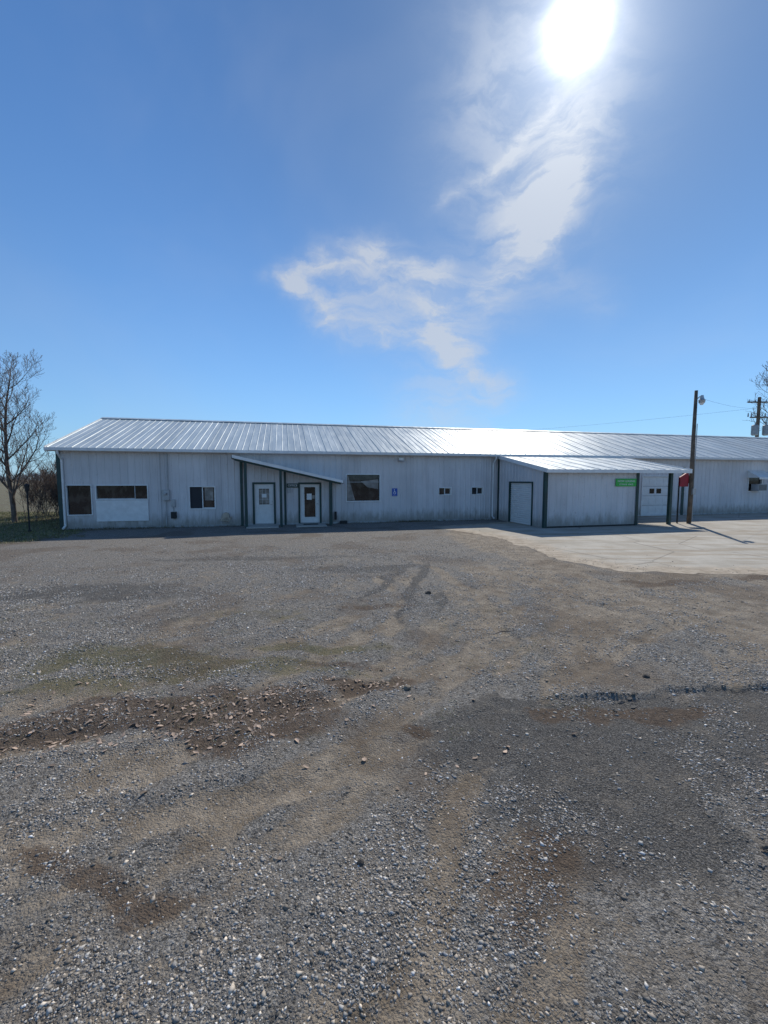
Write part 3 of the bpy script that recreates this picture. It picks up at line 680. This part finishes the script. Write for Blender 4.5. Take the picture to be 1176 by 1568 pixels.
# ------------------------------------------------------------ TREES
def tree(name,loc,height,seed,levels=5,spread=.5,r0=.16,nb=(7,6,6,5),mult=False,tw=.011,trunkfrac=.3,l1=.5):
    rnd=random.Random(seed); mb=MB()
    def rv(): return Vector((rnd.uniform(-1,1),rnd.uniform(-1,1),rnd.uniform(-1,1)))
    def grow_(p,d,ln,r,lv):
        ns=7 if lv==0 else (5 if lv<3 else 3); pts=[p.copy()]; rad=[r]; dirs=[d.copy()]
        for i in range(ns):
            d=(d+rv()*(.1 if lv==0 else .17)+Vector((0,0,.2 if lv else .02))).normalized()
            p=p+d*ln/ns; pts.append(p.copy()); rad.append(max(tw*.7,r*(1-.8*(i+1)/ns))); dirs.append(d.copy())
        mb.tube(pts,rad,8 if lv==0 else (6 if lv==1 else (4 if lv==2 else 3)),M['bark'] if lv<3 else M['twig'],False)
        if lv>=levels-1: return
        k=nb[lv]; ph=rnd.random()*6.28
        for j in range(k):
            f=(trunkfrac if lv==0 else .18)+(1-(trunkfrac if lv==0 else .18))*(j+rnd.random()*.8)/k
            ii=min(ns-1,int(f*ns)); q=f*ns-ii; pp=pts[ii].lerp(pts[min(ii+1,ns)],min(1,q)); dd=dirs[min(ii+1,ns)]
            e1=dd.orthogonal().normalized(); e2=dd.cross(e1); an=ph+j*2.4+rnd.uniform(-.4,.4)
            side=e1*math.cos(an)+e2*math.sin(an); nd=(dd*(1-spread)+side*spread*1.1+Vector((0,0,.12))).normalized()
            l2=ln*(l1 if lv==0 else .55)*(1.25-.75*f)*rnd.uniform(.8,1.15)
            grow_(pp,nd,l2,max(tw,rad[ii]*.5),lv+1)
    starts=[(Vector((0,0,-.1)),Vector((rnd.uniform(-.04,.04),0,1)))] 
    if mult: starts=[(Vector((rnd.uniform(-1,1)*mult,rnd.uniform(-1,1)*mult,-.1)),(Vector((0,0,1))+rv()*.35).normalized()) for _ in range(14)]
    for p0,d0 in starts: grow_(p0,d0,height*rnd.uniform(.7,1) if mult else height*.92,r0,0)
    o=mb.obj(name); o.location=loc; return o
tree('bare_tree',(-18.9,21.3,0),7.9,3,5,.55,.12,(18,9,6,3),trunkfrac=.12,tw=.0065,l1=.44)
tree('bare_tree',(-27.5,29,0),7.5,8,5,.5,.13,(12,7,5,3),trunkfrac=.2,tw=.009,l1=.4)
tree('bare_tree',(45.4,47,0),17,5,5,.55,.3,(14,8,6,4),tw=.018,trunkfrac=.3,l1=.45)
for i,(x,y,h_) in enumerate(((-17.9,22.3,2.8),(-19.6,25.5,3.4),(-17.0,23.8,3.0))):
    tree('bare_shrub',(x,y,0),h_,20+i,4,.5,.016,(8,6,5),mult=.8,tw=.007,trunkfrac=.05)

V=[];n=22000
a=rng.uniform(-1.35,1.35,n); dd=rng.uniform(230,330,n); cx=dd*np.sin(a); cy=dd*np.cos(a)
top=3.5+7*fbm(a*40,a*0,1.,3,6); hz=rng.random(n)**.8*top
wv=rng.uniform(.1,.35,n); lx=rng.normal(0,.8,n)
b0=np.stack([cx-wv,cy,hz*.6],1); b1=np.stack([cx+wv,cy,hz*.6],1); tp=np.stack([cx+lx,cy,hz],1)
V=np.stack([b0,b1,tp],1).reshape(-1,3); F=np.arange(n*3).reshape(-1,3)
C=np.repeat(np.array([[.32,.29,.28]])*rng.uniform(.7,1.2,(n,1)),3,0)  # pale twig colour, distance haze is put into it
bigmesh('distant_treeline',V,F,C,colmat('hazed_trees',.9,.1))

# ------------------------------------------------------------ WORLD
SEL=math.radians(42.3); SAZ=math.radians(23.1)
sd=Vector((math.sin(SAZ)*math.cos(SEL),math.cos(SAZ)*math.cos(SEL),math.sin(SEL)))
W=bpy.data.worlds.new('World'); sc.world=W; W.use_nodes=True; t=NT(W.node_tree)
for nn in list(t.N): t.N.remove(nn)
sky=t.N.new('ShaderNodeTexSky'); sky.sky_type='NISHITA'; sky.sun_disc=False; sky.sun_elevation=SEL; sky.sun_rotation=SAZ; sky.air_density=1.; sky.dust_density=.2; sky.ozone_density=3.5; sky.altitude=200
gen=t.coord('Generated'); nrm=t.N.new('ShaderNodeVectorMath'); nrm.operation='NORMALIZE'; t.L.new(gen,nrm.inputs[0]); dv=nrm.outputs[0]
x,y,z=t.sep(dv)
az=t.m('MULTIPLY',t.m('ARCTAN2',x,y),57.2958); el=t.m('MULTIPLY',t.m('ARCSINE',z),57.2958)
wn=t.N.new('ShaderNodeTexNoise'); t.L.new(dv,wn.inputs['Vector']); wn.inputs['Scale'].default_value=5; wn.inputs['Detail'].default_value=6; wn.inputs['Roughness'].default_value=.58
wc=t.sep(wn.outputs['Color'])
azw=t.m('ADD',az,t.m('MULTIPLY_ADD',wc[0],11.,-5.5)); elw=t.m('ADD',el,t.m('MULTIPLY_ADD',wc[1],7.,-3.5))
def seg(a,b,w,I):
    dx,dy=b[0]-a[0],b[1]-a[1]; L2=dx*dx+dy*dy or 1e-3
    px_=t.m('SUBTRACT',azw,a[0]); py_=t.m('SUBTRACT',elw,a[1])
    h=t.m('DIVIDE',t.m('ADD',t.m('MULTIPLY',px_,dx),t.m('MULTIPLY',py_,dy)),L2,clamp=True)
    qx=t.m('SUBTRACT',px_,t.m('MULTIPLY',h,dx)); qy=t.m('SUBTRACT',py_,t.m('MULTIPLY',h,dy))
    d2=t.m('DIVIDE',t.m('ADD',t.m('MULTIPLY',qx,qx),t.m('MULTIPLY',qy,qy)),w*w)
    return t.m('MULTIPLY',t.m('EXPONENT',t.m('MULTIPLY',d2,-1.)),I)
segs=[((22,42),(21,34),6.5,.42),((22,34),(20,27.5),2.8,.42),((12,40),(17,30),6.,.3),((21,29),(14,22.5),1.8,.36),((15,23),(8,21),2.6,.36),
((9,25),(0,26.8),1.7,.45),((0,26.8),(-9,26.),1.6,.52),((-9,26),(-13,23.5),1.5,.5),((-13,23.5),(-8,20),1.7,.5),((-8,20),(0,18),1.8,.42),((-5,23.5),(7,22.),3.4,.46),((-.5,18),(8,17),1.5,.45),((8,17),(15,12),2.0,.42),((9,15),(8,7),6.,.3),((9,32),(19,38),.7,.3),((20,23),(26,20),2,.14)]
tot=None
for s_ in segs:
    q_=seg(*s_); tot=q_ if tot is None else t.m('ADD',tot,q_)
cn=t.noise(t.mapv(t.comb(azw,elw),(.07,.2,1),rot=(0,0,.35)),1.6,8,.62,.3)
cn2=t.noise(t.mapv(t.comb(az,el),(.03,.05,1)),1.,4,.6,.4)
dens=t.m('MULTIPLY',tot,t.ramp(cn,.34,.66,.3,1.2))
haze=t.m('MULTIPLY',t.ramp(cn2,.4,.75),.08)
dens=t.m('MINIMUM',t.m('ADD',dens,haze),.75)
dens=t.m('MULTIPLY',dens,t.ramp(el,0,6,.0,1))
dt=t.N.new('ShaderNodeVectorMath'); dt.operation='DOT_PRODUCT'; t.L.new(dv,dt.inputs[0]); dt.inputs[1].default_value=sd
th2=t.m('MULTIPLY',t.m('ARCCOSINE',t.m('MINIMUM',dt.outputs['Value'],.999999)),57.2958)
core=t.m('MULTIPLY',t.m('EXPONENT',t.m('MULTIPLY',t.m('POWER',t.m('DIVIDE',th2,1.5),1.7),-1.)),50.)
halo=t.m('ADD',t.m('MULTIPLY',t.m('EXPONENT',t.m('DIVIDE',th2,-3.2)),7.),t.m('MULTIPLY',t.m('EXPONENT',t.m('DIVIDE',th2,-12.)),1.3))
STR=.1
cb=t.m('ADD',5.8,t.m('MULTIPLY',t.m('EXPONENT',t.m('DIVIDE',th2,-14.)),2.5))
ccol=t.comb(cb,t.m('MULTIPLY',cb,1.06),t.m('MULTIPLY',cb,1.15))
skc=t.mix(1.,sky.outputs[0],(.66,1.0,1.28),'MULTIPLY')
comp=t.ramp(th2,5,55,.66,1.12); skc=t.mix(1.,skc,t.comb(comp,comp,comp),'MULTIPLY')
hz_=t.m('MULTIPLY',t.m('EXPONENT',t.m('DIVIDE',t.m('MAXIMUM',el,0.),-14.)),.72)
skc=t.mix(hz_,skc,(3.2,5.2,7.4))
c=t.mix(dens,skc,ccol)
gl=t.m('ADD',core,halo)
c=t.mix(1.,c,t.comb(gl,gl,t.m('MULTIPLY',gl,.97)),'ADD')
bg=t.N.new('ShaderNodeBackground'); t.L.new(c,bg.inputs[0]); bg.inputs[1].default_value=STR
out=t.N.new('ShaderNodeOutputWorld'); t.L.new(bg.outputs[0],out.inputs[0])

ld=bpy.data.lights.new('sun','SUN'); ld.energy=4.1; ld.angle=math.radians(.5); ld.color=(1,.94,.83)
lo=bpy.data.objects.new('sun',ld); sc.collection.objects.link(lo); lo.rotation_euler=(-sd).to_track_quat('-Z','Y').to_euler(); lo.location=(10,20,20)

cd=bpy.data.cameras.new('camera'); cam=bpy.data.objects.new('camera',cd); sc.collection.objects.link(cam); sc.camera=cam
cd.sensor_fit='VERTICAL'; cd.sensor_height=36; cd.lens=640/1568*36; cd.clip_end=5000; cd.clip_start=.05
cam.location=(0,0,2.2); cam.rotation_euler=(math.radians(90-4.47),0,0)
